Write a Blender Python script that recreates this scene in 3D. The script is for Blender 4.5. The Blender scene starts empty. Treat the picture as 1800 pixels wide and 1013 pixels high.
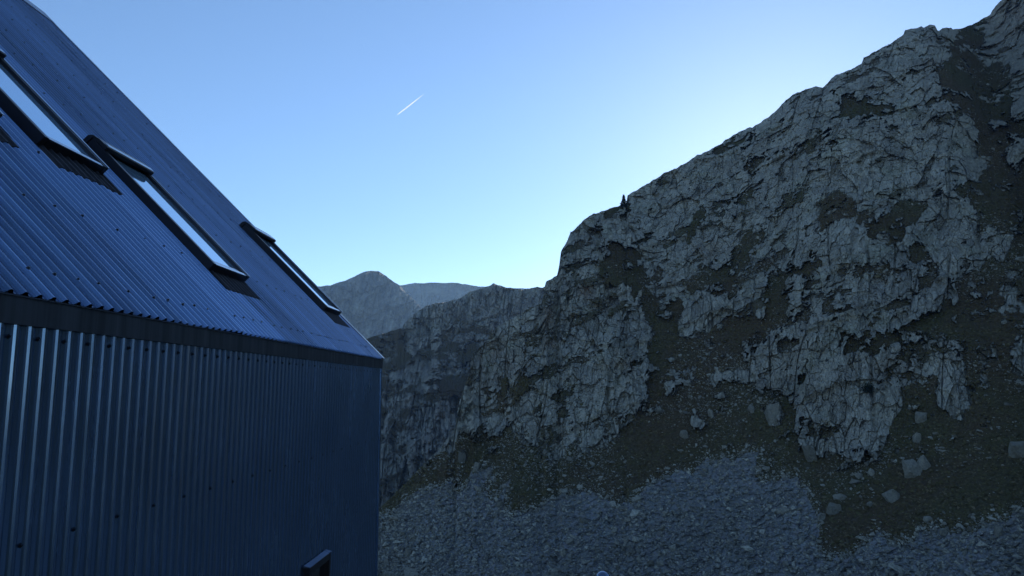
import bpy, bmesh, math, random
import numpy as np
from mathutils import Vector, Matrix
R = math.radians
scene = bpy.context.scene
COL = scene.collection

# ------------------------------------------------------------------ camera, sky, sun, exposure
F_PX = 1300.0                      # focal length in pixels of an 1800 px wide frame
PITCH = R(7.7)
YAW = R(2.4)                       # heading of the hut's long wall
CZ = 6.0                           # camera height
SUN_AZ, SUN_EL = R(21), R(14.5)

cam = bpy.data.cameras.new("camera")
cam.sensor_width = 36
cam.lens = F_PX / 1800 * 36
cam.clip_start, cam.clip_end = 0.1, 60000
camo = bpy.data.objects.new("camera", cam)
camo.location = (0, 0, CZ)
camo.rotation_euler = (R(90) + PITCH, 0, 0)
COL.objects.link(camo)
scene.camera = camo

w = bpy.data.worlds.new("World")
scene.world = w
w.use_nodes = True
wn = w.node_tree
wn.nodes.clear()
sky = wn.nodes.new("ShaderNodeTexSky")
sky.sky_type = 'NISHITA'
sky.sun_disc = False
sky.sun_elevation = SUN_EL
sky.sun_rotation = SUN_AZ
sky.altitude = 2200
sky.air_density = 1.0
sky.dust_density = 0.65
sky.ozone_density = 3.0
bg = wn.nodes.new("ShaderNodeBackground")
bg.inputs['Strength'].default_value = 0.15
wo = wn.nodes.new("ShaderNodeOutputWorld")
wn.links.new(sky.outputs[0], bg.inputs['Color'])
wn.links.new(bg.outputs[0], wo.inputs['Surface'])

sun = bpy.data.lights.new("sun", 'SUN')
sun.energy = 3.6
sun.angle = R(0.5)
sun.color = (1.0, 0.86, 0.68)
suno = bpy.data.objects.new("sun", sun)
sd = Vector((math.sin(SUN_AZ) * math.cos(SUN_EL), math.cos(SUN_AZ) * math.cos(SUN_EL), math.sin(SUN_EL)))
suno.rotation_euler = sd.to_track_quat('Z', 'Y').to_euler()
suno.location = sd * 50
COL.objects.link(suno)

scene.view_settings.view_transform = 'Standard'
scene.view_settings.look = 'None'
scene.view_settings.exposure = 0.57
scene.view_settings.gamma = 1.0
scene.cycles.volume_bounces = 3

# ------------------------------------------------------------------ small helpers
def tag(o, label=None, cat=None, group=None, kind=None):
    if label: o['label'] = label
    if cat: o['category'] = cat
    if group: o['group'] = group
    if kind: o['kind'] = kind
    return o

def empty(name, loc, rz=0):
    o = bpy.data.objects.new(name, None)
    o.location = loc
    o.rotation_euler = (0, 0, rz)
    o.empty_display_size = 0.3
    COL.objects.link(o)
    return o

def link(name, me, mat, parent=None, smooth=False):
    if mat: me.materials.append(mat)
    o = bpy.data.objects.new(name, me)
    COL.objects.link(o)
    if parent: o.parent = parent
    me.polygons.foreach_set('use_smooth', np.full(len(me.polygons), smooth))
    me.update()
    return o

def mesh_np(name, V, Fc):
    """V (n,3), Fc (m,k) with one polygon size."""
    me = bpy.data.meshes.new(name)
    n, m, k = len(V), len(Fc), Fc.shape[1]
    me.vertices.add(n)
    me.vertices.foreach_set('co', np.ascontiguousarray(V, np.float32).ravel())
    me.loops.add(m * k)
    me.loops.foreach_set('vertex_index', np.ascontiguousarray(Fc, np.int32).ravel())
    me.polygons.add(m)
    me.polygons.foreach_set('loop_start', np.arange(0, m * k, k, dtype=np.int32))
    me.update(calc_edges=True)
    return me

def attr(me, name, A):
    A = np.asarray(A, np.float32)
    if A.ndim == 1:
        a = me.attributes.new(name, 'FLOAT', 'POINT')
        a.data.foreach_set('value', A.ravel())
    else:
        a = me.attributes.new(name, 'FLOAT_COLOR', 'POINT')
        a.data.foreach_set('color', A.ravel())

def grid_faces(nr, nc):
    i = np.arange(nr - 1)[:, None] * nc + np.arange(nc - 1)[None, :]
    return np.stack([i, i + 1, i + 1 + nc, i + nc], -1).reshape(-1, 4)

# ------------------------------------------------------------------ noise in numpy
def hsh(ix, iy, iz, s):
    h = (ix.astype(np.int64) * 374761393 + iy.astype(np.int64) * 668265263 + iz.astype(np.int64) * 2147483647 + s * 974634877) & 0xffffffff
    h = ((h ^ (h >> 13)) * 1274126177) & 0xffffffff
    h = ((h ^ (h >> 16)) * 2246822519) & 0xffffffff
    return ((h ^ (h >> 15)) & 0xffffff).astype(np.float32) / 16777215.0

def vnoise(P, s):
    I = np.floor(P)
    f = (P - I).astype(np.float32)
    f = f * f * (3 - 2 * f)
    I = I.astype(np.int64)
    out = 0
    for dx in (0, 1):
        wx = f[:, 0] if dx else 1 - f[:, 0]
        for dy in (0, 1):
            wy = f[:, 1] if dy else 1 - f[:, 1]
            for dz in (0, 1):
                wz = f[:, 2] if dz else 1 - f[:, 2]
                out = out + wx * wy * wz * hsh(I[:, 0] + dx, I[:, 1] + dy, I[:, 2] + dz, s)
    return out * 2 - 1

def fbm(P, size, octv=4, s=0, gain=.5):
    a, t, o = 1.0, 0.0, 0
    Q = P / size
    for k in range(octv):
        o = o + a * vnoise(Q, s + 17 * k)
        t += a
        a *= gain
        Q = Q * 2.03 + 11.3
    return o / t

def worley(P, size, s, box=False):
    """nearest two feature points: F1, F2, a hash of the cell, and a plane tilted per cell"""
    Q = P / np.asarray(size, np.float32)
    I = np.floor(Q).astype(np.int64)
    f = (Q - I).astype(np.float32)
    n = len(P)
    F1 = np.full(n, 9, np.float32); F2 = np.full(n, 9, np.float32)
    hv = np.zeros(n, np.float32); pl = np.zeros(n, np.float32)
    for dx in (-1, 0, 1):
        for dy in (-1, 0, 1):
            for dz in (-1, 0, 1):
                a, b, c = I[:, 0] + dx, I[:, 1] + dy, I[:, 2] + dz
                hx, hy, hz = hsh(a, b, c, s), hsh(a, b, c, s + 1), hsh(a, b, c, s + 2)
                ox, oy, oz = dx + hx - f[:, 0], dy + hy - f[:, 1], dz + hz - f[:, 2]
                d = np.sqrt(np.sqrt(ox ** 4 + oy ** 4 + oz ** 4)) if box else np.sqrt(ox * ox + oy * oy + oz * oz)
                near = d < F1
                F2 = np.where(near, F1, np.minimum(F2, d))
                h = hsh(a, b, c, s + 3)
                h2 = hsh(a, b, c, s + 4)
                tilt = (h2 - .5) * 1.3 * ox + (hy - .5) * .6 * oz
                pl = np.where(near, tilt, pl)
                hv = np.where(near, h, hv)
                F1 = np.where(near, d, F1)
    return F1, F2, hv, pl

def sstep(x, a, b):
    t = np.clip((x - a) / (b - a), 0, 1)
    return t * t * (3 - 2 * t)

def blur(A, n, axis, it=3):
    if n < 1: return A
    k = 2 * n + 1
    for _ in range(it):
        pad = [(0, 0), (0, 0)]
        pad[axis] = (n + 1, n)
        B = np.cumsum(np.pad(A, pad, mode='edge'), axis=axis)
        if axis == 0: A = (B[k:] - B[:-k]) / k
        else: A = (B[:, k:] - B[:, :-k]) / k
    return A

# ------------------------------------------------------------------ survey of the slopes
def rays(X, Y):
    """sight lines from the viewpoint: unit horizontal direction and tangent of elevation"""
    a, b = (X - 900) / F_PX, -(Y - 506.5) / F_PX
    c, s = math.cos(PITCH), math.sin(PITCH)
    x, y, z = a, c - s * b, s + c * b
    h = np.sqrt(x * x + y * y)
    return x / h, y / h, z / h

def inpoly(X, Y, poly):
    m = np.zeros(X.shape, bool)
    P = np.array(poly, float)
    bb = (X > P[:, 0].min()) & (X < P[:, 0].max()) & (Y > P[:, 1].min()) & (Y < P[:, 1].max())
    if not bb.any(): return m
    x, y = X[bb], Y[bb]
    r = np.zeros(x.shape, bool)
    for (x0, y0), (x1, y1) in zip(P, np.roll(P, -1, 0)):
        if y0 == y1: continue
        c = (y0 > y) != (y1 > y)
        r ^= c & (x < (x1 - x0) * (y - y0) / (y1 - y0) + x0)
    m[bb] = r
    return m

SKY_NEAR = [(-700, 900), (0, 930), (400, 918), (640, 905), (668, 892), (706, 856), (773, 789), (800, 752), (805, 717), (824, 657), (832, 619), (856, 597), (864, 583), (884, 567),
    (920, 549), (952, 533), (957, 506), (960, 495), (968, 491), (979, 484), (983, 466), (986, 444), (997, 424), (1003, 409), (1009, 404), (1027, 386), (1048, 375.5), (1068, 370),
    (1083, 364), (1092, 361), (1101, 356), (1103, 344), (1128, 328), (1154, 313), (1166, 304), (1178, 300), (1200, 290), (1225, 272), (1245, 265),
    (1270, 252), (1282, 243), (1300, 232), (1330, 220), (1345, 210), (1365, 195), (1380, 177), (1400, 164), (1433, 152.5), (1446, 152.5), (1464, 136),
    (1481, 127), (1495, 121), (1505, 117), (1514, 113), (1518, 102), (1530, 95), (1563, 77), (1588, 62), (1591, 53), (1601, 49), (1620, 47), (1624, 50),
    (1632, 44), (1643, 46), (1648, 53), (1657, 48), (1672, 49), (1675, 53), (1696, 49), (1714, 41), (1741, 24), (1744, 17), (1760, 1.5), (1766, -4),
    (1800, -28), (1900, -75), (2100, -90), (2300, -20), (2700, 150), (3300, 300)]

SCREE = [(-800, 1300), (-800, 1010), (0, 985), (300, 962), (480, 950), (560, 938), (640, 918), (670, 902), (697, 890), (728, 875), (753, 861), (765, 868), (797, 856), (817, 844), (856, 826), (869, 825), (856, 844), (841, 863), (846, 874),
    (873, 863), (900, 859), (895, 878), (887, 902), (900, 907), (924, 897), (966, 885), (1002, 863), (1012, 870), (1037, 868), (1051, 887), (1076, 882),
    (1100, 875), (1157, 850), (1202, 835), (1246, 817), (1270, 809), (1293, 815), (1332, 798), (1330, 841), (1350, 846), (1378, 835), (1394, 852), (1414, 860),
    (1419, 885), (1450, 910), (1442, 938), (1433, 954), (1447, 988), (1472, 982), (1500, 971), (1522, 954), (1550, 940), (1600, 949), (1633, 938),
    (1669, 932), (1703, 938), (1744, 915), (1800, 899), (1950, 860), (3300, 700), (3300, 1300)]

# everything below this line is turf or scree unless an outcrop is listed
CLIFF_FOOT = [(-400, 700), (760, 800), (790, 792), (815, 760), (840, 776), (870, 765), (895, 752), (915, 782), (940, 785), (957, 812), (1006, 798), (1045, 792), (1080, 782), (1110, 743), (1127, 708), (1131, 684),
    (1127, 658), (1139, 640), (1180, 645), (1240, 650), (1310, 640), (1340, 690), (1408, 700), (1410, 790), (1425, 802), (1500, 800), (1540, 797), (1546, 785), (1566, 778),
    (1580, 745), (1590, 720), (1580, 690), (1560, 660), (1548, 625), (1560, 588), (1610, 560), (1652, 545), (1662, 507), (1700, 470), (1760, 455), (1780, 430), (1850, 400), (2200, 400), (3300, 600)]
TURF = [
    [(1071, 457), (1089, 427), (1110, 433), (1128, 454), (1157, 475), (1172, 478), (1154, 492), (1145, 513), (1154, 537), (1205, 534), (1196, 555), (1187, 572), (1184, 640), (1139, 645), (1137, 543), (1125, 519), (1110, 501), (1077, 495)],
    [(1210, 495), (1234, 478), (1264, 466), (1293, 445), (1314, 421), (1341, 409), (1341, 430), (1317, 454), (1314, 478), (1299, 492), (1302, 525), (1264, 525), (1234, 513), (1210, 519)],
    [(1213, 375), (1236, 358), (1240, 374), (1225, 390), (1213, 390)], [(1205, 400), (1222, 394), (1220, 412), (1206, 415)],
    [(1350, 368), (1380, 352), (1420, 330), (1425, 340), (1390, 362), (1355, 384)],
    [(1433, 359), (1483, 333), (1504, 344), (1510, 371), (1539, 383), (1587, 359), (1625, 350), (1634, 377), (1605, 392), (1587, 421), (1569, 424), (1551, 407), (1531, 398), (1504, 386), (1448, 389), (1442, 377)],
    [(1590, 433), (1634, 442), (1640, 466), (1658, 490), (1640, 484), (1605, 463)],
    [(1386, 482), (1440, 440), (1446, 470), (1426, 492)], [(1350, 455), (1385, 470), (1376, 500), (1390, 560), (1350, 575), (1340, 520)],
    [(1485, 178), (1525, 190), (1560, 186), (1590, 196), (1560, 206), (1500, 210), (1480, 205), (1470, 190)], [(1466, 170), (1488, 178), (1484, 190), (1470, 186)],
    [(1675, 50), (1700, 46), (1720, 36), (1737, 32), (1723, 68), (1714, 86), (1729, 109), (1755, 115), (1790, 95), (1773, 139), (1780, 165), (1783, 190), (1800, 200), (1830, 230), (1772, 255), (1772, 285), (1810, 290),
     (1880, 330), (1880, 470), (1797, 457), (1773, 442), (1773, 418), (1747, 392), (1723, 383), (1705, 353), (1682, 318), (1700, 312), (1745, 294), (1714, 260), (1711, 237), (1702, 204), (1684, 190), (1664, 172), (1660, 142), (1658, 110), (1666, 92), (1666, 71)],
    [(1180, 640), (1190, 600), (1250, 580), (1290, 565), (1350, 572), (1380, 566), (1350, 600), (1310, 640), (1240, 652)],
    [(1478, 602), (1520, 588), (1560, 590), (1590, 575), (1570, 612), (1545, 622), (1490, 622)], [(1398, 655), (1420, 650), (1416, 676), (1400, 674)],
    [(1080, 470), (1072, 460), (1060, 470), (1062, 482)], [(905, 680), (925, 640), (932, 655), (920, 690), (906, 720)], [(870, 660), (890, 640), (896, 690), (884, 740), (872, 720)],
    [(998, 470), (1020, 462), (1024, 474), (1002, 484)], [(1240, 250), (1290, 252), (1320, 236), (1330, 244), (1292, 270), (1250, 268)],
    [(1530, 470), (1560, 462), (1565, 480), (1540, 500)], [(1300, 300), (1345, 282), (1350, 292), (1310, 312)], [(1400, 262), (1450, 240), (1470, 236), (1455, 252), (1410, 274)], [(1280, 350), (1310, 338), (1320, 346), (1292, 362)],
    [(1060, 366), (1094, 360), (1110, 372), (1080, 384), (1062, 382)],
]
OUTCROP = [
    [(1593, 612), (1611, 588), (1640, 585), (1688, 605), (1703, 625), (1706, 650), (1690, 665), (1640, 668), (1594, 660)],
    [(1640, 690), (1655, 672), (1700, 672), (1705, 700), (1690, 725), (1662, 727), (1645, 712)],
    [(1747, 494), (1762, 482), (1788, 484), (1791, 514), (1765, 516)], [(1720, 610), (1745, 596), (1752, 630), (1725, 640)], [(1764, 620), (1790, 605), (1830, 615), (1820, 660), (1770, 655)],
    [(1335, 706), (1345, 700), (1368, 704), (1370, 738), (1354, 746), (1340, 730)], [(1290, 700), (1312, 684), (1320, 690), (1308, 702)],
    [(1242, 660), (1262, 652), (1266, 676), (1246, 682)], [(1270, 650), (1300, 642), (1320, 650), (1308, 672), (1276, 668)],
    [(1200, 740), (1230, 736), (1240, 756), (1210, 764)], [(1160, 674), (1190, 668), (1198, 690), (1170, 702)],
    [(1660, 505), (1675, 500), (1690, 545), (1664, 548)],
]

def patches(P, scale, seed):
    return fbm(P, scale, 4, seed)

# ------------------------------------------------------------------ materials
def new_mat(name):
    m = bpy.data.materials.new(name)
    m.use_nodes = True
    nt = m.node_tree
    b = nt.nodes['Principled BSDF']
    return m, nt, b

def N(nt, typ, **kw):
    n = nt.nodes.new(typ)
    for k, v in kw.items():
        if k.startswith('i_'):
            n.inputs[k[2:]].default_value = v
        else: setattr(n, k, v)
    return n

def mix(nt, fac, a, b, blend='MIX'):
    n = nt.nodes.new('ShaderNodeMix')
    n.data_type = 'RGBA'
    n.blend_type = blend
    for sock, v in ((n.inputs['Factor'], fac), (n.inputs['A'], a), (n.inputs['B'], b)):
        if isinstance(v, (int, float)): sock.default_value = v
        elif isinstance(v, tuple): sock.default_value = (*v, 1)
        else: nt.links.new(v, sock)
    return n.outputs['Result']

def ramp(nt, src, a, b, lo=0., hi=1.):
    n = nt.nodes.new('ShaderNodeMapRange')
    n.inputs['From Min'].default_value = a
    n.inputs['From Max'].default_value = b
    n.inputs['To Min'].default_value = lo
    n.inputs['To Max'].default_value = hi
    nt.links.new(src, n.inputs['Value'])
    return n.outputs['Result']

def ramp_col(nt, src):
    n = nt.nodes.new('ShaderNodeValToRGB')
    e = n.color_ramp.elements
    e[0].position, e[0].color = 0.15, (.72, .72, .73, 1)
    e[1].position, e[1].color = 0.85, (1.18, 1.18, 1.14, 1)
    nt.links.new(src, n.inputs[0])
    return n.outputs[0]

def math_n(nt, op, a, b=0.0):
    n = nt.nodes.new('ShaderNodeMath')
    n.operation = op
    for i, v in enumerate((a, b)):
        if isinstance(v, (int, float)): n.inputs[i].default_value = v
        else: nt.links.new(v, n.inputs[i])
    return n.outputs[0]

def slope_mat(name, unit, rock=(.55, .505, .40), rock2=(.44, .40, .315), turf=(.155, .108, .058), turf2=(.128, .132, .052), scree=(.27, .245, .19), bump=1.0):
    """rock / turf / scree by the vertex attribute 'cover'; unit scales the grain to the distance"""
    m, nt, b = new_mat(name)
    L = nt.links
    at = N(nt, 'ShaderNodeAttribute', attribute_name='cover')
    sep = N(nt, 'ShaderNodeSeparateColor')
    L.new(at.outputs['Color'], sep.inputs[0])
    geo = N(nt, 'ShaderNodeNewGeometry')
    def noise(scale, det=6, rough=.6, dist=0.):
        n = N(nt, 'ShaderNodeTexNoise')
        n.inputs['Scale'].default_value = scale / unit
        n.inputs['Detail'].default_value = det
        n.inputs['Roughness'].default_value = rough
        n.inputs['Distortion'].default_value = dist
        L.new(geo.outputs['Position'], n.inputs['Vector'])
        return n
    def voro(scale, feat='F1'):
        n = N(nt, 'ShaderNodeTexVoronoi', feature=feat)
        n.inputs['Scale'].default_value = scale / unit
        L.new(geo.outputs['Position'], n.inputs['Vector'])
        return n
    n_big, n_mid, n_fine = noise(.05), noise(.35, 8, .65), noise(2.2, 6, .7)
    # rock
    c = mix(nt, ramp(nt, n_mid.outputs[0], .36, .64), rock2, rock)
    warm = noise(.028, 3, .6)
    c = mix(nt, ramp(nt, warm.outputs[0], .56, .72, 0, .45), c, (.23, .17, .12))
    lich = noise(.11, 5, .6)
    c = mix(nt, ramp(nt, lich.outputs[0], .52, .68, 0, .5), c, (.36, .36, .24))
    c = mix(nt, ramp(nt, n_fine.outputs[0], .3, .75, .0, .5), c, (.50, .485, .43))
    tn = N(nt, 'ShaderNodeAttribute', attribute_name='tone')
    c = mix(nt, 1.0, c, ramp_col(nt, tn.outputs['Fac']), 'MULTIPLY')
    rust = N(nt, 'ShaderNodeAttribute', attribute_name='rust')
    c = mix(nt, math_n(nt, 'MULTIPLY', rust.outputs['Fac'], ramp(nt, n_mid.outputs[0], .35, .6)), c, (.30, .17, .085))
    # turf
    g = mix(nt, ramp(nt, n_big.outputs[0], .4, .6), turf, turf2)
    g = mix(nt, ramp(nt, n_mid.outputs[0], .45, .7, 0, .7), g, (.15, .115, .078))
    g = mix(nt, ramp(nt, n_fine.outputs[0], .35, .7, 0, .8), (.060, .045, .026), g)
    # scree
    vs = voro(1.7)
    s = mix(nt, .45, scree, vs.outputs['Color'], 'OVERLAY')
    sd_ = N(nt, 'ShaderNodeHueSaturation', i_Saturation=.12)
    L.new(s, sd_.inputs['Color'])
    s = mix(nt, ramp(nt, n_big.outputs[0], .35, .65, 0, .5), sd_.outputs[0], (.13, .12, .09))
    col = mix(nt, sep.outputs[0], g, c)
    col = mix(nt, sep.outputs[1], col, s)
    L.new(col, b.inputs['Base Color'])
    b.inputs['Roughness'].default_value = .95
    b.inputs['Specular IOR Level'].default_value = .15
    # relief
    mpz = N(nt, 'ShaderNodeMapping')
    mpz.inputs['Scale'].default_value = (1, 1, .5)
    mpz.inputs['Rotation'].default_value = (0, -.27, .3)
    L.new(geo.outputs['Position'], mpz.inputs['Vector'])
    ve, ve2 = voro(.55, 'DISTANCE_TO_EDGE'), voro(1.5, 'DISTANCE_TO_EDGE')
    for v_ in (ve, ve2): L.new(mpz.outputs[0], v_.inputs['Vector'])
    crack = math_n(nt, 'ADD', ramp(nt, ve.outputs['Distance'], 0, .06, 0, 1.6), ramp(nt, ve2.outputs['Distance'], 0, .09))
    h1 = math_n(nt, 'ADD', math_n(nt, 'MULTIPLY', crack, .32), math_n(nt, 'MULTIPLY', n_mid.outputs[0], 1.2))
    h1 = math_n(nt, 'ADD', h1, math_n(nt, 'MULTIPLY', n_fine.outputs[0], .45))
    h2 = math_n(nt, 'MULTIPLY', n_fine.outputs[0], .8)
    h3 = math_n(nt, 'MULTIPLY', vs.outputs['Distance'], -.5)
    hm = math_n(nt, 'ADD', math_n(nt, 'MULTIPLY', h1, sep.outputs[0]), h2)
    hm = math_n(nt, 'ADD', hm, math_n(nt, 'MULTIPLY', h3, sep.outputs[1]))
    bp = N(nt, 'ShaderNodeBump')
    bp.inputs['Strength'].default_value = .9
    bp.inputs['Distance'].default_value = .6 * unit * bump
    L.new(hm, bp.inputs['Height'])
    L.new(bp.outputs[0], b.inputs['Normal'])
    return m

def stone_mat(name, lo, hi):
    m, nt, b = new_mat(name)
    at = N(nt, 'ShaderNodeAttribute', attribute_name='tone')
    geo = N(nt, 'ShaderNodeNewGeometry')
    n = N(nt, 'ShaderNodeTexNoise', i_Scale=3.0, i_Detail=5.0)
    nt.links.new(geo.outputs['Position'], n.inputs['Vector'])
    c = mix(nt, at.outputs['Fac'], lo, hi)
    c = mix(nt, ramp(nt, n.outputs[0], .42, .62, 0, .6), c, (.13, .125, .105))
    nt.links.new(c, b.inputs['Base Color'])
    b.inputs['Roughness'].default_value = .93
    b.inputs['Specular IOR Level'].default_value = .2
    n.inputs['Roughness'].default_value = .7
    n5 = N(nt, 'ShaderNodeTexNoise', i_Scale=1.1, i_Detail=7.0, i_Roughness=.62)
    nt.links.new(geo.outputs['Position'], n5.inputs['Vector'])
    bp = N(nt, 'ShaderNodeBump', i_Strength=.9, i_Distance=.3)
    nt.links.new(math_n(nt, 'ADD', n.outputs[0], math_n(nt, 'MULTIPLY', n5.outputs[0], 2.2)), bp.inputs['Height'])
    nt.links.new(bp.outputs[0], b.inputs['Normal'])
    return m

def plain_mat(name, col, rough=.5, metal=0., spec=.5, grain=0., scale=8., coat=0.):
    m, nt, b = new_mat(name)
    geo = N(nt, 'ShaderNodeTexCoord')
    n = N(nt, 'ShaderNodeTexNoise', i_Scale=scale, i_Detail=5.0)
    nt.links.new(geo.outputs['Object'], n.inputs['Vector'])
    c = mix(nt, ramp(nt, n.outputs[0], .3, .7), tuple(x * (1 - grain) for x in col), tuple(x * (1 + grain) for x in col))
    nt.links.new(c, b.inputs['Base Color'])
    b.inputs['Roughness'].default_value = rough
    b.inputs['Metallic'].default_value = metal
    b.inputs['Specular IOR Level'].default_value = spec
    b.inputs['Coat Weight'].default_value = coat
    return m

def sheet_metal(name, axis_scale, col=(.10, .125, .165), rough=.36, metal=.85, stain=.35):
    """weathered dark metal sheet: soft streaks that run along the ribs, faint dents"""
    m, nt, b = new_mat(name)
    tc = N(nt, 'ShaderNodeTexCoord')
    mp = N(nt, 'ShaderNodeMapping')
    mp.inputs['Scale'].default_value = axis_scale
    nt.links.new(tc.outputs['Object'], mp.inputs['Vector'])
    n = N(nt, 'ShaderNodeTexNoise', i_Scale=1.0, i_Detail=6.0, i_Roughness=.6)
    nt.links.new(mp.outputs[0], n.inputs['Vector'])
    n2 = N(nt, 'ShaderNodeTexNoise', i_Scale=1.1, i_Detail=3.0)
    nt.links.new(tc.outputs['Object'], n2.inputs['Vector'])
    n3 = N(nt, 'ShaderNodeTexNoise', i_Scale=60., i_Detail=3.0)
    nt.links.new(tc.outputs['Object'], n3.inputs['Vector'])
    c = mix(nt, ramp(nt, n.outputs[0], .35, .68, 0, 1), tuple(x * (1 - stain) for x in col), tuple(x * (1 + stain) for x in col))
    c = mix(nt, ramp(nt, n3.outputs[0], .62, .8, 0, .3), c, tuple(x * 1.8 for x in col))
    st = N(nt, 'ShaderNodeAttribute', attribute_name='sheet_tone')
    c = mix(nt, st.outputs['Fac'], c, tuple(min(1, x * 1.9) for x in col))
    nt.links.new(c, b.inputs['Base Color'])
    b.inputs['Metallic'].default_value = metal
    r = math_n(nt, 'ADD', ramp(nt, n.outputs[0], .3, .7, rough + .08, rough - .08), ramp(nt, n2.outputs[0], .3, .7, -.05, .05))
    nt.links.new(r, b.inputs['Roughness'])
    bp = N(nt, 'ShaderNodeBump', i_Strength=.35, i_Distance=.012)
    nt.links.new(n2.outputs[0], bp.inputs['Height'])
    nt.links.new(bp.outputs[0], b.inputs['Normal'])
    return m

M_near = slope_mat("mountainside", 1.0)
M_mid = slope_mat("middle_mountain", 2.0, bump=1.4, rock=(.52, .48, .39), rock2=(.35, .32, .26), turf=(.115, .088, .050), turf2=(.10, .095, .042))
M_far = slope_mat("far_rock", 7.0, rock=(.26, .25, .22), rock2=(.15, .145, .13), turf=(.13, .10, .055), turf2=(.10, .09, .05))
M_ground = slope_mat("valley_ground", 3.0)
M_stone = stone_mat("scree_stone", (.18, .162, .118), (.62, .575, .45))
M_stone2 = stone_mat("slope_stone", (.18, .16, .12), (.50, .46, .36))
M_boulder = stone_mat("boulder_rock", (.17, .155, .115), (.38, .35, .27))

# ------------------------------------------------------------------ mountain sheets
def build_sheet(name, xs, sky_pts, ybot, rows, rho0, phi_fn, cover_fn, relief_fn, mat, smooth_cols, sky_noise, back=0.8, zmin=-90., nback=14, seed=0):
    nx = len(xs)
    sp = np.array(sky_pts, float)
    top = np.interp(xs, sp[:, 0], sp[:, 1])
    q = np.stack([xs, xs * 0, xs * 0], 1)
    top = top + sky_noise * (fbm(q, 23., 3, seed + 5) * .8 + fbm(q, 7., 3, seed + 6) * .9)
    t = np.linspace(0, 1, rows)[:, None]
    X = np.repeat(xs[None, :], rows, 0)
    Y = ybot + (top[None, :] - ybot) * t
    hx, hy, te = rays(X, Y)
    phi = np.tan(np.radians(phi_fn(X, Y, top)))
    rho = np.zeros_like(X)
    rho[0] = rho0(xs)
    for j in range(rows - 1):
        tp = np.maximum(phi[j], np.maximum(te[j], te[j + 1]) + .12)
        rho[j + 1] = rho[j] * (tp - te[j]) / (tp - te[j + 1])
    rho = np.exp(blur(np.log(rho), smooth_cols, 1))
    P = np.stack([rho * hx, rho * hy, rho * te], -1)
    cov = cover_fn(X, Y, P)
    dd, tn = relief_fn(X, Y, P.reshape(-1, 3).astype(np.float32), cov)
    rho = rho + dd.reshape(rho.shape)
    P = np.stack([rho * hx, rho * hy, rho * te], -1)
    # the far side falls away behind the crest
    last, lr = P[-1], rho[-1]
    B = []
    for k in range(1, nback + 1):
        d = (lr * .012) * k + (lr * .006) * k * k
        z = np.maximum(last[:, 2] - back * d, zmin - .01 * k)
        rr = lr + d
        nz = lr * .01 * fbm(np.stack([xs * .6, xs * 0 + k * 9., xs * 0], 1), 25., 3, seed + 9)
        B.append(np.stack([rr * hx[-1], rr * hy[-1], z + nz], -1))
    A = np.concatenate([P, np.array(B)], 0)
    rows_all = rows + nback
    V = A.reshape(-1, 3).copy()
    V[:, 2] += CZ
    me = mesh_np(name, V, grid_faces(rows_all, nx))
    C = np.ones((rows_all, nx, 4), np.float32)
    C[:rows, :, 0], C[:rows, :, 1] = cov[0], cov[1]
    C[rows:, :, 0], C[rows:, :, 1] = cov[0][-1], 0
    C[..., 2] = 0
    attr(me, 'cover', C.reshape(-1, 4))
    tone = np.full((rows_all, nx), .5, np.float32)
    tone[:rows] = tn.reshape(rows, nx)
    attr(me, 'tone', tone.ravel())
    rust = np.zeros((rows_all, nx), np.float32)
    if len(cov) > 2: rust[:rows] = cov[2]
    attr(me, 'rust', rust.ravel())
    o = link(name, me, mat)
    tag(o, kind='structure')
    return o, X, Y, P, cov

def joint_axes(P, R0, lean=.10):
    """along the hillside, into it, and up: the axes the joints follow"""
    Q = np.empty_like(P)
    Q[:, 0] = np.arctan2(P[:, 0], P[:, 1]) * R0 - lean * P[:, 2]
    Q[:, 1] = np.hypot(P[:, 0], P[:, 1])
    Q[:, 2] = P[:, 2]
    return Q

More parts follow.
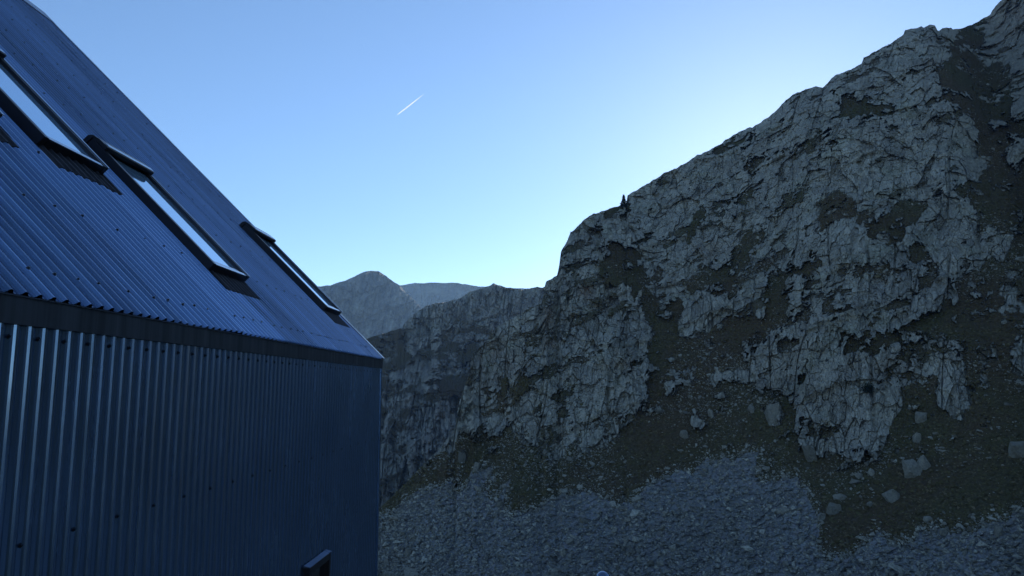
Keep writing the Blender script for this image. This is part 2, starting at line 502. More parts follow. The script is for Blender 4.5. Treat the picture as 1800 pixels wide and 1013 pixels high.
def rock_relief(P, u, seed, amp=1.0, levels=3, R0=160.):
    """fractured crag: blocks of several sizes with tilted faces, upright joints, slanting ledges"""
    Q = joint_axes(P, R0)
    wz = fbm(P, 16. * u, 3, seed + 1)
    wx = fbm(P + 71., 11. * u, 3, seed + 2)
    Q[:, 0] += .45 * u * wz
    Q[:, 1] += .35 * u * wx
    Q[:, 2] += .35 * u * wx
    d = fbm(P, 26. * u, 5, seed + 3, .58) * 4.6 * u
    brk = sstep(fbm(P, 9. * u, 4, seed + 4), -.3, .3)
    # upright joints
    jn = np.abs(vnoise(Q / (np.array([1.5, 14., 9.]) * u), seed + 6))
    d += amp * u * .3 * (1 - sstep(jn, 0, .12)) * brk
    jn = np.abs(vnoise(Q / (np.array([4.5, 40., 26.]) * u), seed + 7))
    d += amp * u * 1.2 * (1 - sstep(jn, 0, .06))
    # ribs and runnels down the face
    rg = vnoise(Q / (np.array([5.5, 60., 30.]) * u), seed + 8)
    d += amp * u * 1.5 * (np.abs(rg) - .3)
    rg = vnoise(Q / (np.array([2.0, 40., 9.]) * u) + 5.5, seed + 9)
    d += amp * u * .7 * (np.abs(rg) - .3)
    # a few slanting ledges
    bed = (P[:, 2] - .42 * Q[:, 0] + 3.2 * u * wz) / (14. * u)
    f = bed - np.floor(bed)
    d += amp * u * 1.3 * (f - sstep(f, .9, 1.0)) * (wx > -.1)
    tone = np.zeros(len(P), np.float32)
    spec = [((5.5, 40., 11.), 1.9, .5, .02), ((2.4, 24., 4.6), 1.2, .7, .045), ((1.15, 10., 1.9), .7, .5, .08), ((.6, 4., .85), .38, .3, .14)]
    for k, (sz, a, cleft, cw) in enumerate(spec[:levels]):
        F1, F2, h, pl = worley(Q + 3.7 * k, np.array(sz) * u, seed + 30 + 10 * k, k < 3)
        edge = 1 - sstep(F2 - F1, 0, cw)
        wgt = 1 if k < 2 else (.25 + .75 * brk if k == 2 else .3 + .7 * (1 - brk))
        d += amp * u * wgt * (a * (h - .5) * 1.1 + a * 1.5 * pl + cleft * edge * (h > .58))
        tone += (.26, .30, .38, .30)[k] * (((h * 7.31) % 1.0) - .5)
    return d, np.clip(tone + .5, 0, 1)

# near mountainside: scree, turf and the crag
seg = [np.linspace(-700, 420, 70, endpoint=False), np.linspace(420, 620, 90, endpoint=False), np.linspace(620, 1830, 1300, endpoint=False), np.linspace(1830, 3300, 70)]
XS = np.concatenate(seg)
YB = 1110.0

def near_masks(X, Y, jit):
    q = np.stack([X.ravel() + .2 * Y.ravel(), Y.ravel() * .45, X.ravel() * 0 + 3], 1).astype(np.float32)
    n1 = fbm(q, 26., 5, 501, .6).reshape(X.shape)
    n2 = 1.8 * fbm(q + 99., 22., 5, 502, .62).reshape(X.shape)
    Xw, Yw = X + jit * n1, Y + jit * n2
    cf = np.array(CLIFF_FOOT, float)
    rock = Yw < np.interp(Xw, cf[:, 0], cf[:, 1])
    for p in TURF: rock &= ~inpoly(Xw, Yw, p)
    for p in OUTCROP: rock |= inpoly(Xw, Yw, p)
    scree = inpoly(Xw, Yw, SCREE)
    rock &= ~scree
    return rock.astype(np.float32), scree.astype(np.float32)

def near_phi(X, Y, top):
    rock, scree = near_masks(X, Y, 8.)
    r = blur(blur(rock, 190, 1), 16, 0)
    s = blur(blur(scree, 60, 1), 8, 0)
    r2 = blur(blur(rock, 14, 1), 5, 0)
    steep = np.interp((Y - top[None, :]) / (760 - top[None, :]), [0, .35, .8, 1], [49, 55, 66, 66])
    ph = 33 * (1 - r - s) + steep * r + 27 * s + 10 * (r2 - r)
    # shoulder that rounds off under the crest
    ph = np.where(Y < top[None, :] + 9, np.minimum(ph, 45), ph)
    return np.clip(ph, 24, 70)

def near_cover(X, Y, P):
    rock, scree = near_masks(X, Y, 22.)
    p = P.reshape(-1, 3).astype(np.float32)
    n = fbm(p, 7., 5, 41).reshape(X.shape)
    n2 = fbm(p, 2.2, 4, 44).reshape(X.shape)
    r = blur(blur(rock, 7, 1, 2), 6, 0, 2)
    # turf creeping on ledges, ribs of rock poking through the turf
    Qj = joint_axes(p, 160.)
    Qj[:, 0] += .8 * n2.ravel()
    Qj[:, 2] += 1.2 * n2.ravel()
    _, _, hb, _ = worley(Qj, (1.9, 20., 3.6), 611, True)
    _, _, hs, _ = worley(Qj, (.95, 9., 1.5), 612, True)
    blk = ((hb - .5) * .75 + (hs - .5) * .45).reshape(X.shape)
    r = np.clip(sstep(r + .32 * n + .15 * n2 + blk - (1 - r) * .22, .40, .46), 0, 1)
    pb = np.stack([(p[:, 0] + .42 * p[:, 2]) / 3.4, p[:, 1] / 3.4, (p[:, 2] - .42 * p[:, 0])], 1)
    led = fbm(pb, 3.0, 5, 47, .6).reshape(X.shape)
    hi = sstep(n * .5 + n2 * .5 + blk - led * .3, .42, .46) * (Y < 680)
    r = np.maximum(r * (1 - .9 * sstep(led + .2 * n2 - .4 * blk, .33 - .10 * sstep(Y, 380, 520), .40 - .10 * sstep(Y, 380, 520))), hi * .9) * (1 - scree)
    rib = sstep(fbm(p + 300., 2.9, 5, 48, .6).reshape(X.shape) + .3 * blk + .12 * (Y < 700), .43, .48) * (1 - scree) * (Y < 830)
    r = np.maximum(r, rib * .85)
    s = blur(blur(scree, 1, 1, 1), 1, 0, 1)
    s = sstep(s + .5 * n2, .35, .65)
    rust = np.zeros_like(X)
    for cx, cy, rx, ry, a in ((1028, 512, 16, 14, .9), (962, 560, 9, 26, .8), (968, 600, 14, 18, .5), (885, 700, 8, 20, .5), (1090, 640, 30, 18, .35), (1560, 640, 40, 20, .2), (1770, 30, 60, 40, .45), (1250, 440, 40, 20, .3), (870, 615, 16, 12, .35)):
        rust = np.maximum(rust, a * np.exp(-((X - cx) / rx) ** 2 - ((Y - cy) / ry) ** 2))
    return r.astype(np.float32), s.astype(np.float32), rust

def near_relief(X, Y, p, cov):
    r = cov[0].ravel()
    s = cov[1].ravel()
    vis = ((X > 410) & (X < 1835) & (Y < 1060)).ravel()
    d = np.zeros(len(p), np.float32)
    m = (r > .04) & vis
    tn = np.full(len(p), .5, np.float32)
    dm, tn[m] = rock_relief(p[m], .95, 7, 1.0, 4)
    d[m] = dm * (.25 + .75 * r[m])
    d -= .8 * sstep(r, .1, .8) * vis
    g = vis & (r < .96)
    tus = worley(p[g], (.8, .8, .6), 66)
    base = fbm(p[g], 9., 5, 61) * 1.1 + fbm(p[g], 1.6, 3, 62) * .45 + (tus[0] - .5) * .45 + (tus[2] - .5) * .22
    d[g] += base * (1 - r[g])
    k = vis & (s > .05)
    F1, F2, h, pl = worley(p[k], (.95, .95, .75), 91)
    d[k] += s[k] * (.55 * (h - .5) + .5 * pl + .35 * (F1 - .5))
    F1, F2, h, pl = worley(p[k], (2.3, 2.3, 1.6), 95)
    d[k] += s[k] * (.5 * (h - .5) + .6 * pl)
    o = ~vis
    d[o] = fbm(p[o], 26., 4, 63) * 6 * sstep(Y.ravel()[o], 1040, 900)
    return d, tn

near, NX, NY, NP, NCOV = build_sheet("mountain_slope", XS, SKY_NEAR, YB, 850, lambda x: np.interp(x, [-700, 640, 900, 1400, 1900, 3300], [150, 128, 116, 108, 100, 70]),
    near_phi, near_cover, near_relief, M_near, 18, 2.6, back=.75, zmin=-85., seed=1)

# middle mountain across the side valley
SKY_MID = [(-700, 520), (-300, 566), (0, 610), (250, 640), (420, 634), (560, 618), (620, 603), (647, 596), (670, 588), (706, 576), (714, 565), (733, 549), (749, 539), (777, 531), (808, 525), (824, 515), (848, 507), (868, 499), (883, 504),
    (919, 509), (939, 505), (955, 505), (1000, 498), (1200, 470), (1500, 430)]
def mid_rock(X, Y, P):
    p = P.reshape(-1, 3).astype(np.float32)
    n = fbm(p, 34., 6, 141, .62).reshape(X.shape)
    n2 = fbm(p, 7., 4, 142, .6).reshape(X.shape)
    pref = np.interp(Y, [480, 570, 600, 640, 680, 720, 860, 900], [.6, .5, .25, -.02, .0, .16, .2, .05])
    pref = pref - .7 * np.exp(-((X - 703 - .1 * (Y - 600)) / 10) ** 2 - ((Y - 612) / 26) ** 2) - .35 * (X < 700) * (Y < 600)
    r = sstep(pref + n * .9 + n2 * .9, -.05, .2)
    return r.astype(np.float32), np.zeros_like(r)
def mid_phi(X, Y, top):
    b = np.interp(Y, [500, 560, 600, 660, 700, 860, 930], [52, 52, 34, 28, 36, 34, 25])
    return np.where(Y < top[None, :] + 6, 38, b)
def mid_relief(X, Y, p, cov):
    r = cov[0].ravel()
    d = fbm(p, 120., 5, 150) * 16 + fbm(p, 12., 4, 151) * 2.0 * (1 - r)
    dm, tn = rock_relief(p, 2.4, 107, 1.7, 4, 700.)
    Qf = joint_axes(p, 700., .2)
    dm += 26 * np.abs(fbm(Qf / np.array([1., 4., 2.6]), 45., 4, 160, .6))
    return d + dm * (.2 + .8 * r), tn
build_sheet("middle_mountain", np.concatenate([np.linspace(-700, 480, 150, endpoint=False), np.linspace(480, 1120, 500)]), SKY_MID, 960., 330, lambda x: x * 0 + 360., mid_phi, mid_rock, mid_relief, M_mid, 10, 1.8, back=.6, zmin=-90., seed=2)

# far peak and far ridge
SKY_FAR = [(-700, 430), (-250, 452), (60, 505), (250, 538), (420, 530), (520, 512), (558, 504), (580, 501), (607, 493), (627, 484), (643, 478), (655, 476.5), (666, 477), (676, 484), (690, 493), (702, 501), (714, 515), (726, 525), (741, 541), (770, 562), (820, 590)]
def far_cov(X, Y, P):
    p = P.reshape(-1, 3).astype(np.float32)
    n = fbm(p, 160., 5, 241).reshape(X.shape)
    return (sstep(n, -.5, -.1)).astype(np.float32), np.zeros_like(X)
def far_phi(X, Y, top):
    return np.where(Y < top[None, :] + 6, 36, np.interp(Y, [480, 540, 620, 700], [50, 48, 40, 30]))
def far_relief(X, Y, p, cov):
    dm, tn = rock_relief(p, 6.0, 207, 1.8, 3, 2000.)
    Qf = joint_axes(p, 1900., .5)
    dm += 90 * np.abs(fbm(Qf / np.array([1., 4., 2.6]), 130., 4, 260, .6)) + 30 * np.abs(fbm(Qf / np.array([1., 4., 2.]), 40., 3, 261))
    return fbm(p, 330., 6, 250, .58) * 95 + dm, tn
build_sheet("far_peak", np.concatenate([np.linspace(-700, 400, 150, endpoint=False), np.linspace(400, 830, 330)]), SKY_FAR, 720., 200, lambda x: x * 0 + 1500., far_phi, far_cov, far_relief, M_far, 8, 1.2, back=.6, zmin=-120., seed=3)
SKY_RIDGE = [(500, 530), (640, 515), (700, 502), (706, 501), (730, 497.5), (761, 497.5), (797, 497), (824, 501), (844, 504), (880, 505), (900, 506), (950, 508), (1100, 515)]
def ridge_cov(X, Y, P):
    p = P.reshape(-1, 3).astype(np.float32)
    n = fbm(p, 240., 5, 341).reshape(X.shape)
    return (sstep(n + .1, -.2, .3) * .75).astype(np.float32), np.zeros_like(X)
def ridge_relief(X, Y, p, cov):
    dm, tn = rock_relief(p, 12.0, 307, .7, 2, 3000.)
    return fbm(p, 420., 5, 350) * 80 + dm, tn
build_sheet("far_ridge", np.linspace(560, 1050, 300), SKY_RIDGE, 660., 140, lambda x: x * 0 + 2300., lambda X, Y, top: X * 0 + 36, ridge_cov, ridge_relief, M_far, 8, .8, back=.5, zmin=-120., seed=4)

# ground: one wide sheet under everything, raised around the hut
rr = np.concatenate([[0.01], np.linspace(3, 130, 60), np.geomspace(140, 9000, 40)])   # the haze box lies inside its rim
aa = np.linspace(0, 2 * math.pi, 181)
RR, AA = np.meshgrid(rr, aa, indexing='ij')
GX, GY = RR * np.sin(AA), RR * np.cos(AA)
front = np.cos(AA)
zz = np.interp(RR, [0, 10, 60, 100, 128, 200, 350, 9000], [-5.7, -5.9, -16.5, -27.5, -37, -55, -76, -98])
q = np.stack([GX.ravel(), GY.ravel(), GX.ravel() * 0], 1).astype(np.float32)
zz = zz + (fbm(q, 12., 4, 401) * .5).reshape(zz.shape) * np.clip(RR / 20, 0, 1)
# the mountainside goes on beyond the right edge of the frame
dg = np.degrees(AA)
zz = zz + np.interp(dg, [48, 60, 127, 136], [0, 1, 1, 0]) * np.clip(RR - 95, 0, 140) * .85
me = mesh_np("ground", np.stack([GX.ravel(), GY.ravel(), zz.ravel() + CZ], 1), grid_faces(len(rr), len(aa)))
C = np.zeros((RR.size, 4), np.float32)
C[:, 1] = ((RR > 6) & (RR < 135) & (front > .2)).ravel() * .9 * np.clip((RR.ravel() - 25) / 30, 0, 1)
C[:, 0] = (RR > 135).ravel() * .4
attr(me, 'cover', C)
attr(me, 'rust', np.zeros(RR.size))
attr(me, 'tone', np.full(RR.size, .5))
tag(link("ground", me, M_ground), kind='structure')

# ------------------------------------------------------------------ stones
rng = np.random.default_rng(5)
random.seed(5)
def rock_template(k, flat=.6, n=11):
    r = random.Random(k)
    bm = bmesh.new()
    for i in range(n):
        v = Vector((r.gauss(0, 1), r.gauss(0, 1), r.gauss(0, 1))).normalized() * r.uniform(.75, 1.0)
        bm.verts.new((v.x * .5, v.y * .5 * r.uniform(.6, .9), v.z * .5 * flat))
    bmesh.ops.convex_hull(bm, input=bm.verts)
    bmesh.ops.delete(bm, geom=[v for v in bm.verts if not v.link_faces], context='VERTS')
    bmesh.ops.triangulate(bm, faces=bm.faces[:])
    bm.verts.index_update()
    V = np.array([v.co[:] for v in bm.verts]); Fc = np.array([[v.index for v in f.verts] for f in bm.faces])
    bm.free()
    return V, Fc
TEMPL = [rock_template(100 + k, .45 + .06 * (k % 6)) for k in range(12)]

def scatter(name, pts, sizes, mat, tilt=.5, sink=.1):
    Vs, Fs, T = [], [], []
    off = 0
    n = len(pts)
    kind = rng.integers(0, len(TEMPL), n)
    for k, (tv, tf) in enumerate(TEMPL):
        idx = np.where(kind == k)[0]
        if not len(idx): continue
        a = rng.uniform(0, 6.28, len(idx)); e = rng.normal(0, tilt, len(idx)) + .45; 
        ca, sa, ce, se = np.cos(a), np.sin(a), np.cos(e), np.sin(e)
        V = tv[None] * sizes[idx][:, None, None] * np.stack([rng.uniform(.8, 1.5, len(idx)), rng.uniform(.7, 1.1, len(idx)), rng.uniform(.6, 1.1, len(idx))], -1)[:, None, :]
        x = V[..., 0] * ca[:, None] - V[..., 1] * sa[:, None]
        y = V[..., 0] * sa[:, None] + V[..., 1] * ca[:, None]
        z = V[..., 2]
        y2 = y * ce[:, None] - z * se[:, None]
        z2 = y * se[:, None] + z * ce[:, None]
        W = np.stack([x, y2, z2], -1) + pts[idx][:, None, :]
        W[..., 2] += (sizes[idx] * sink)[:, None]
        Vs.append(W.reshape(-1, 3))
        Fs.append((tf[None] + (np.arange(len(idx)) * len(tv))[:, None, None] + off).reshape(-1, 3))
        T.append(np.repeat(rng.beta(1.3, 1.6, len(idx)), len(tv)))
        off += len(idx) * len(tv)
    me = mesh_np(name, np.concatenate(Vs), np.concatenate(Fs))
    attr(me, 'tone', np.concatenate(T))
    o = link(name, me, mat)
    return o

inframe = (NX > 520) & (NX < 1822) & (NY < 1035)
PW = NP.copy(); PW[..., 2] += CZ
def pick(weight, n):
    wgt = (weight * inframe).ravel()
    c = np.cumsum(wgt)
    return np.searchsorted(c, rng.uniform(0, c[-1], n))
idx = pick((NCOV[1] > .55) * 1.0, 36000)
idx = np.concatenate([idx, pick(blur(blur(NCOV[1], 9, 1), 12, 0) ** 1.5 * (NCOV[1] < .5) * (NCOV[0] < .5), 5200)])
sz = np.clip(rng.lognormal(-1.38, .62, len(idx)), .14, 2.2)
o = scatter("scree_stones", PW.reshape(-1, 3)[idx], sz, M_stone, .5, .22)
tag(o, "loose grey scree stones covering the foot of the slope", "stones", kind='stuff')
turfy = (1 - NCOV[0]) * (NCOV[1] < .3)
pn = fbm(NP.reshape(-1, 3).astype(np.float32), 14., 4, 77).reshape(NX.shape)
near_rock = blur(blur(NCOV[0], 22, 1), 26, 0)
idx = pick(turfy * sstep(pn, -.2, .45) * (.3 + 2.0 * near_rock) * np.where(NY > 600, 1.0, .8), 19000)
sz = np.clip(rng.lognormal(-1.55, .66, len(idx)), .11, 1.8)
o = scatter("scattered_stones", PW.reshape(-1, 3)[idx], sz, M_stone2)
tag(o, "small pale stones strewn over the dark turf below the crag", "stones", kind='stuff')

M_tuft, nt, b = new_mat("turf_tussock")
at = N(nt, 'ShaderNodeAttribute', attribute_name='tone')
rc_ = nt.nodes.new('ShaderNodeValToRGB')
el = rc_.color_ramp.elements
el[0].position, el[0].color = .1, (.075, .060, .028, 1)
el[1].position, el[1].color = .95, (.185, .140, .085, 1)
e3 = el.new(.5); e3.color = (.115, .100, .048, 1)
nt.links.new(at.outputs['Fac'], rc_.inputs[0])
nt.links.new(rc_.outputs[0], b.inputs['Base Color'])
b.inputs['Roughness'].default_value = 1.0
b.inputs['Specular IOR Level'].default_value = .05
idx = pick(turfy * (.5 + .5 * sstep(-pn, -.3, .3)), 24000)
sz = np.clip(rng.lognormal(-.85, .4, len(idx)), .18, 1.1)
o = scatter("grass_tussocks", PW.reshape(-1, 3)[idx], sz, M_tuft, .3, -.12)
tag(o, "brown and olive grass tussocks covering the slope", "grass", kind='stuff')

# ------------------------------------------------------------------ single boulders
flatX, flatY, flatP = NX.ravel(), NY.ravel(), PW.reshape(-1, 3)
def on_slope(x, y):
    k = np.argmin((flatX - x) ** 2 + (flatY - y) ** 2)
    return flatP[k]
def make_boulder(x, y, wd, ht, label, seed, lean=0.0, tone=.5):
    base = on_slope(x, y + ht * .35)
    dist = math.hypot(base[0], base[1])
    W, H = .85 * wd * dist / F_PX, .88 * ht * dist / F_PX
    r = random.Random(seed)
    bm = bmesh.new()
    for i in range(24):
        v = Vector((r.uniform(-1, 1), r.uniform(-1, 1), r.uniform(-1, 1)))
        v = v / max(abs(v.x), abs(v.y), abs(v.z)) * r.uniform(.72, 1) if r.random() < .55 else v.normalized() * r.uniform(.85, 1.05)
        bm.verts.new((v.x * W * .5, v.y * max(W, H) * .42, v.z * H * .66))
    bmesh.ops.convex_hull(bm, input=bm.verts)
    bmesh.ops.delete(bm, geom=[v for v in bm.verts if not v.link_faces], context='VERTS')
    bmesh.ops.bevel(bm, geom=bm.edges[:], offset=min(W, H) * .05, segments=1, affect='EDGES', clamp_overlap=True)
    bmesh.ops.triangulate(bm, faces=bm.faces[:])
    bmesh.ops.subdivide_edges(bm, edges=bm.edges[:], cuts=2, use_grid_fill=True)
    co = np.array([v.co[:] for v in bm.verts], np.float32)
    nz = fbm(co + seed * 3.1, .45 * max(W, H), 4, seed, .6) * .13 + fbm(co + seed, .12 * max(W, H), 3, seed + 1) * .05
    _, _, hb, plb = worley(co + seed * 1.7, np.array([.35 * W, .4 * max(W, H), .45 * H]), seed)
    for v, k, h_, p_ in zip(bm.verts, nz, hb, plb):
        v.co *= 1 + float(k) + .10 * float(h_ - .5) + .12 * float(p_)
    for v in bm.verts:
        v.co = Vector((max(-W * .56, min(W * .56, v.co.x)), max(-W * .6 - H * .5, min(W * .6 + H * .5, v.co.y)), max(-H * .75, min(H * .75, v.co.z))))
    bmesh.ops.rotate(bm, verts=bm.verts, cent=(0, 0, 0), matrix=Matrix.Rotation(lean, 3, 'Y'))
    me = bpy.data.meshes.new("boulder")
    bm.to_mesh(me); bm.free()
    attr(me, 'tone', np.full(len(me.vertices), tone * .95))
    o = link("boulder", me, M_boulder)
    o.location = (base[0], base[1], base[2] + H * .08)
    tag(o, label, "boulder", "boulders on the slope")
BOULDERS = [
    (1602, 818, 38, 32, "larger left boulder of a pale split pair on the turf right of the lowest outcrop", .25, .75),
    (1622, 811, 24, 27, "smaller right boulder of a pale split pair on the turf right of the lowest outcrop", .45, .8),
    (1613, 767, 15, 17, "small pointed pale boulder on the turf above the split pair", 0, .85),
    (1793, 784, 46, 30, "broad grey boulder on the turf, cut by the right edge of the photo", -.2, .55),
    (1567, 867, 30, 18, "long bent slab lying tilted on the turf below the split pair", -.6, .5),
    (1531, 829, 18, 13, "bright flat slab below the foot of the lowest outcrop", -.5, 1.0),
    (1510, 834, 18, 8, "low thin slab touching the left of a bright flat slab", 0, .7),
    (1466, 889, 28, 20, "rough brownish block sitting at the scree's right edge on dark turf", .1, .3),
    (1631, 912, 16, 11, "rounded pale stone alone on the lower turf near the right scree", 0, .7),
    (1659, 933, 16, 10, "pale angular stone on the upper rim of the right scree", -.2, .75),
    (1754, 932, 12, 24, "upright narrow stone standing in the right scree", .05, .4),
    (1408, 948, 14, 11, "pale block lying out in the scree left of the turf tongue", .2, .8),
    (1475, 871, 26, 9, "flat slab on the turf just above the brownish block", -.1, .6),
    (1425, 792, 24, 36, "leaning grey block at the left foot of the lowest outcrop", -.25, .35),
    (1618, 731, 22, 18, "squat grey block on the turf beneath the twin right outcrops", 0, .45),
    (1203, 762, 22, 18, "split grey boulder in the middle of the turf left of the outcrops", -.2, .5),
    (1249, 725, 11, 18, "slim pale stone standing on the turf below the gully", .1, .8),
    (1321, 716, 15, 18, "rounded grey boulder beside the tall free block on the turf", 0, .5),
    (1357, 722, 26, 44, "tall free block standing on the turf left of the lowest outcrop", -.05, .5),
    (718, 968, 15, 15, "grey boulder embedded in the scree near the hut corner", .2, .45),
    (722, 1006, 38, 20, "large pale boulder at the bottom edge beside the hut wall", .1, .7),
    (680, 1008, 26, 12, "low grey boulder against the foot of the hut corner", 0, .5),
    (753, 930, 12, 12, "small boulder high in the scree right of the hut corner", .1, .55),
    (1375, 895, 26, 16, "flat pale boulder lying on the middle of the scree", .1, .75),
    (1445, 908, 14, 15, "grey stone at the tip where scree meets the turf tongue", .3, .6),
    (1789, 454, 22, 8, "bright flat stone in the grassy gully at the right edge", .1, 1.0),
    (1124, 514, 8, 14, "pale standing stone at the top of the dark gully", .2, .9),
    (837, 819, 14, 19, "greenish pale boulder on the turf above the left scree", .3, .5),
    (812, 801, 18, 22, "dark brown boulder on the left shoulder of the turf", .2, .1),
    (1528, 885, 14, 8, "thin tilted stone on the turf under the bent slab", -.3, .6),
    (1347, 823, 16, 9, "pale flat rock where the turf meets the upper scree tongue", -.2, .8),
    (1095, 893, 20, 9, "brown-grey rock with turf at the upper edge of the middle scree", 0, .2),
]
for i, (x, y, a, b_, lab, ln, tn) in enumerate(BOULDERS): make_boulder(x, y, a, b_, lab, 900 + i, ln, tn)

# ------------------------------------------------------------------ pine on the crest, shrub in the crag
M_needle = plain_mat("pine_needles", (.022, .030, .019), .9, 0, .1, .4, 3.)
M_bark = plain_mat("bark", (.07, .05, .035), .95, 0, .1, .3, 6.)
def foliage(name, blobs, n, leaf, mat, parent, seed):
    r = np.random.default_rng(seed)
    V = []
    wsum = np.array([b[3] for b in blobs]); wsum = wsum / wsum.sum()
    for k in range(n):
        b = blobs[r.choice(len(blobs), p=wsum)]
        c = np.array(b[0]) + r.normal(0, 1, 3) * np.array([b[1], b[1], b[2]])
        u = r.normal(0, 1, 3); u /= np.linalg.norm(u)
        v = np.cross(u, r.normal(0, 1, 3)); v /= np.linalg.norm(v)
        s = leaf * r.uniform(.6, 1.4)
        V += [c - u * s - v * s * .3, c + u * s - v * s * .3, c + u * s * .9 + v * s * .35, c - u * s * .9 + v * s * .35]
    V = np.array(V)
    me = mesh_np(name, V, np.arange(len(V)).reshape(-1, 4))
    return link(name, me, mat, parent)
b0 = on_slope(1097, 364)
pine = empty("pine_tree", (b0[0], b0[1], b0[2] - .1))
tag(pine, "lone dark pine standing on the crest of the crag against the sky", "tree")
dpx = math.hypot(b0[0], b0[1]) / F_PX
Hh = 22.5 * dpx
bm = bmesh.new()
bmesh.ops.create_cone(bm, cap_ends=True, segments=8, radius1=.10 * Hh / 3, radius2=.02, depth=Hh * .95, matrix=Matrix.Translation((0, 0, Hh * .475)))
for k in range(22):
    z = Hh * (.12 + .8 * k / 22); a = k * 2.4
    L_ = .26 * Hh * (1 - z / Hh) + .04
    mt = Matrix.Translation((math.cos(a) * L_ / 2, math.sin(a) * L_ / 2, z + .03)) @ Matrix.Rotation(a, 4, 'Z') @ Matrix.Rotation(R(80), 4, 'Y')
    bmesh.ops.create_cone(bm, cap_ends=True, segments=5, radius1=.022, radius2=.008, depth=L_, matrix=mt)
me = bpy.data.meshes.new("trunk"); bm.to_mesh(me); bm.free()
link("trunk", me, M_bark, pine)
blobs = []
rp = random.Random(3)
for k in range(60):
    z = Hh * (.06 + .92 * (k / 60)); a = k * 2.4 + rp.uniform(-.4, .4)
    L_ = (.25 * Hh * (1 - (z / Hh) ** 1.15) + .03) * rp.uniform(.45, 1.1)
    blobs.append(((math.cos(a) * L_, math.sin(a) * L_, z), .035 * Hh, .03 * Hh, .3 + L_))
foliage("crown", blobs, 1500, .042 * Hh, M_needle, pine, 8)

b0 = on_slope(1523, 690)
shrub = empty("shrub", tuple(b0))
tag(shrub, "dark evergreen shrub growing in a cleft of the lowest outcrop", "shrub")
blobs = [((math.cos(k) * .5, -.5 + math.sin(k * 2.1) * .4, .3 + .1 * k), .32, .3, 1) for k in range(9)]
foliage("foliage", blobs, 700, .12, M_needle, shrub, 12)
bm = bmesh.new()
for k in range(5):
    bmesh.ops.create_cone(bm, cap_ends=True, segments=5, radius1=.05, radius2=.02, depth=1.2, matrix=Matrix.Translation((.1 * k - .2, -.3, .4)) @ Matrix.Rotation(.3 * (k - 2), 4, 'Y'))
me = bpy.data.meshes.new("stems"); bm.to_mesh(me); bm.free()
link("stems", me, M_bark, shrub)

# ------------------------------------------------------------------ hut of ribbed metal
D = 2.35                                # distance from the viewpoint to the wall
S0, S1 = -4.0, 4.585 * D                # the hut along its wall
H_EAVE, H_FB = .1764 * D, .1201 * D     # fascia top and bottom, relative to the viewpoint
ZB = -6.6
TH = R(44.5)
HALF = 2.375 * D
O_R = -D - HALF                         # ridge
PIT = .0410 * D                         # rib spacing
hut = empty("mountain_hut", (0, 0, 0), -YAW)
HO = Vector((-D - HALF, (S0 + S1) / 2, ZB))
hut.location = Matrix.Rotation(-YAW, 3, 'Z') @ HO + Vector((0, 0, CZ))
tag(hut, "dark blue hut clad in ribbed metal with skylights in its steep roof", "building")
def loc(o, s, z): return np.array([o, s, z]) - np.array(HO)

M_roof = sheet_metal("roof_metal", (.35, 4.5, .35), (.145, .215, .335), .22, .95, .42)
M_wall = sheet_metal("wall_metal", (9., 9., .35), (.24, .36, .54), .22, .92, .12)
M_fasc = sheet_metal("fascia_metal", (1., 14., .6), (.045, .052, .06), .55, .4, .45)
M_trim = sheet_metal("trim_metal", (2., 2., 2.), (.16, .19, .25), .3, .9, .2)
M_frame = plain_mat("window_frame", (.017, .016, .02), .38, .3, .5, .15, 5.)
M_clad = plain_mat("window_cladding", (.40, .44, .52), .22, .9, .5, .1, 5.)
M_lead = plain_mat("lead_apron", (.028, .027, .033), .6, .3, .4, .3, 14.)
M_dark = plain_mat("dark_interior", (.012, .012, .014), .6, 0, .3, .2, 4.)
M_screw = plain_mat("screw", (.02, .022, .028), .45, .5, .5, .1, 30.)
M_glass, nt, b = new_mat("skylight_glass")
b.inputs['Base Color'].default_value = (.55, .80, 1.0, 1)
b.inputs['Metallic'].default_value = .75
b.inputs['Roughness'].default_value = .03
M_pane, nt, b = new_mat("window_glass")
b.inputs['Base Color'].default_value = (.01, .011, .013, 1)
b.inputs['Roughness'].default_value = .05

UPV = np.array([-math.cos(TH), 0, math.sin(TH)])
NV = np.array([math.sin(TH), 0, math.cos(TH)])
EAVE = np.array([-D, 0, H_EAVE])
def roofpt(s, t, n=0.0):
    return EAVE + UPV * t + NV * n + np.array([0, s, 0]) - np.array(HO)

def profile(u, depth=.022):
    """rib profile over one pitch: flat pan, steep flank, rounded crest"""
    x = (u / PIT) % 1.0
    return depth * np.interp(x, [0, .34, .44, .52, .62, .74, .86, 1.0], [0, 0, .35, .93, 1.0, .85, .25, 0])

SAMP = np.array([0, .34, .44, .52, .57, .62, .68, .74, .80, .86, .93])
nrib = int((S1 - S0) / PIT)
S_START = S1 - nrib * PIT
us = np.concatenate([(k + SAMP) * PIT for k in range(nrib)] + [[nrib * PIT - 1e-4]])
rs = np.random.default_rng(3)
sheet_id = np.floor(us / (PIT * 10)).astype(int)
tilt = rs.normal(0, .006, sheet_id.max() + 2)[sheet_id] * ((us % (PIT * 10)) - PIT * 5)
def closed_strip(A, B, th):
    """sheet between two polylines A,B with thickness vector th"""
    n = len(A)
    V = np.concatenate([A, B, A + th, B + th])
    i = np.arange(n - 1)
    f = [np.stack([i, i + 1, i + 1 + n, i + n], 1), np.stack([i + 2 * n, i + 3 * n, i + 3 * n + 1, i + 2 * n + 1], 1),
         np.stack([i, i + 2 * n, i + 2 * n + 1, i + 1], 1), np.stack([i + n, i + n + 1, i + 3 * n + 1, i + 3 * n], 1)]
    f.append(np.array([[0, n, 3 * n, 2 * n], [n - 1, 3 * n - 1, 4 * n - 1, 2 * n - 1]]))
    return V, np.concatenate(f)
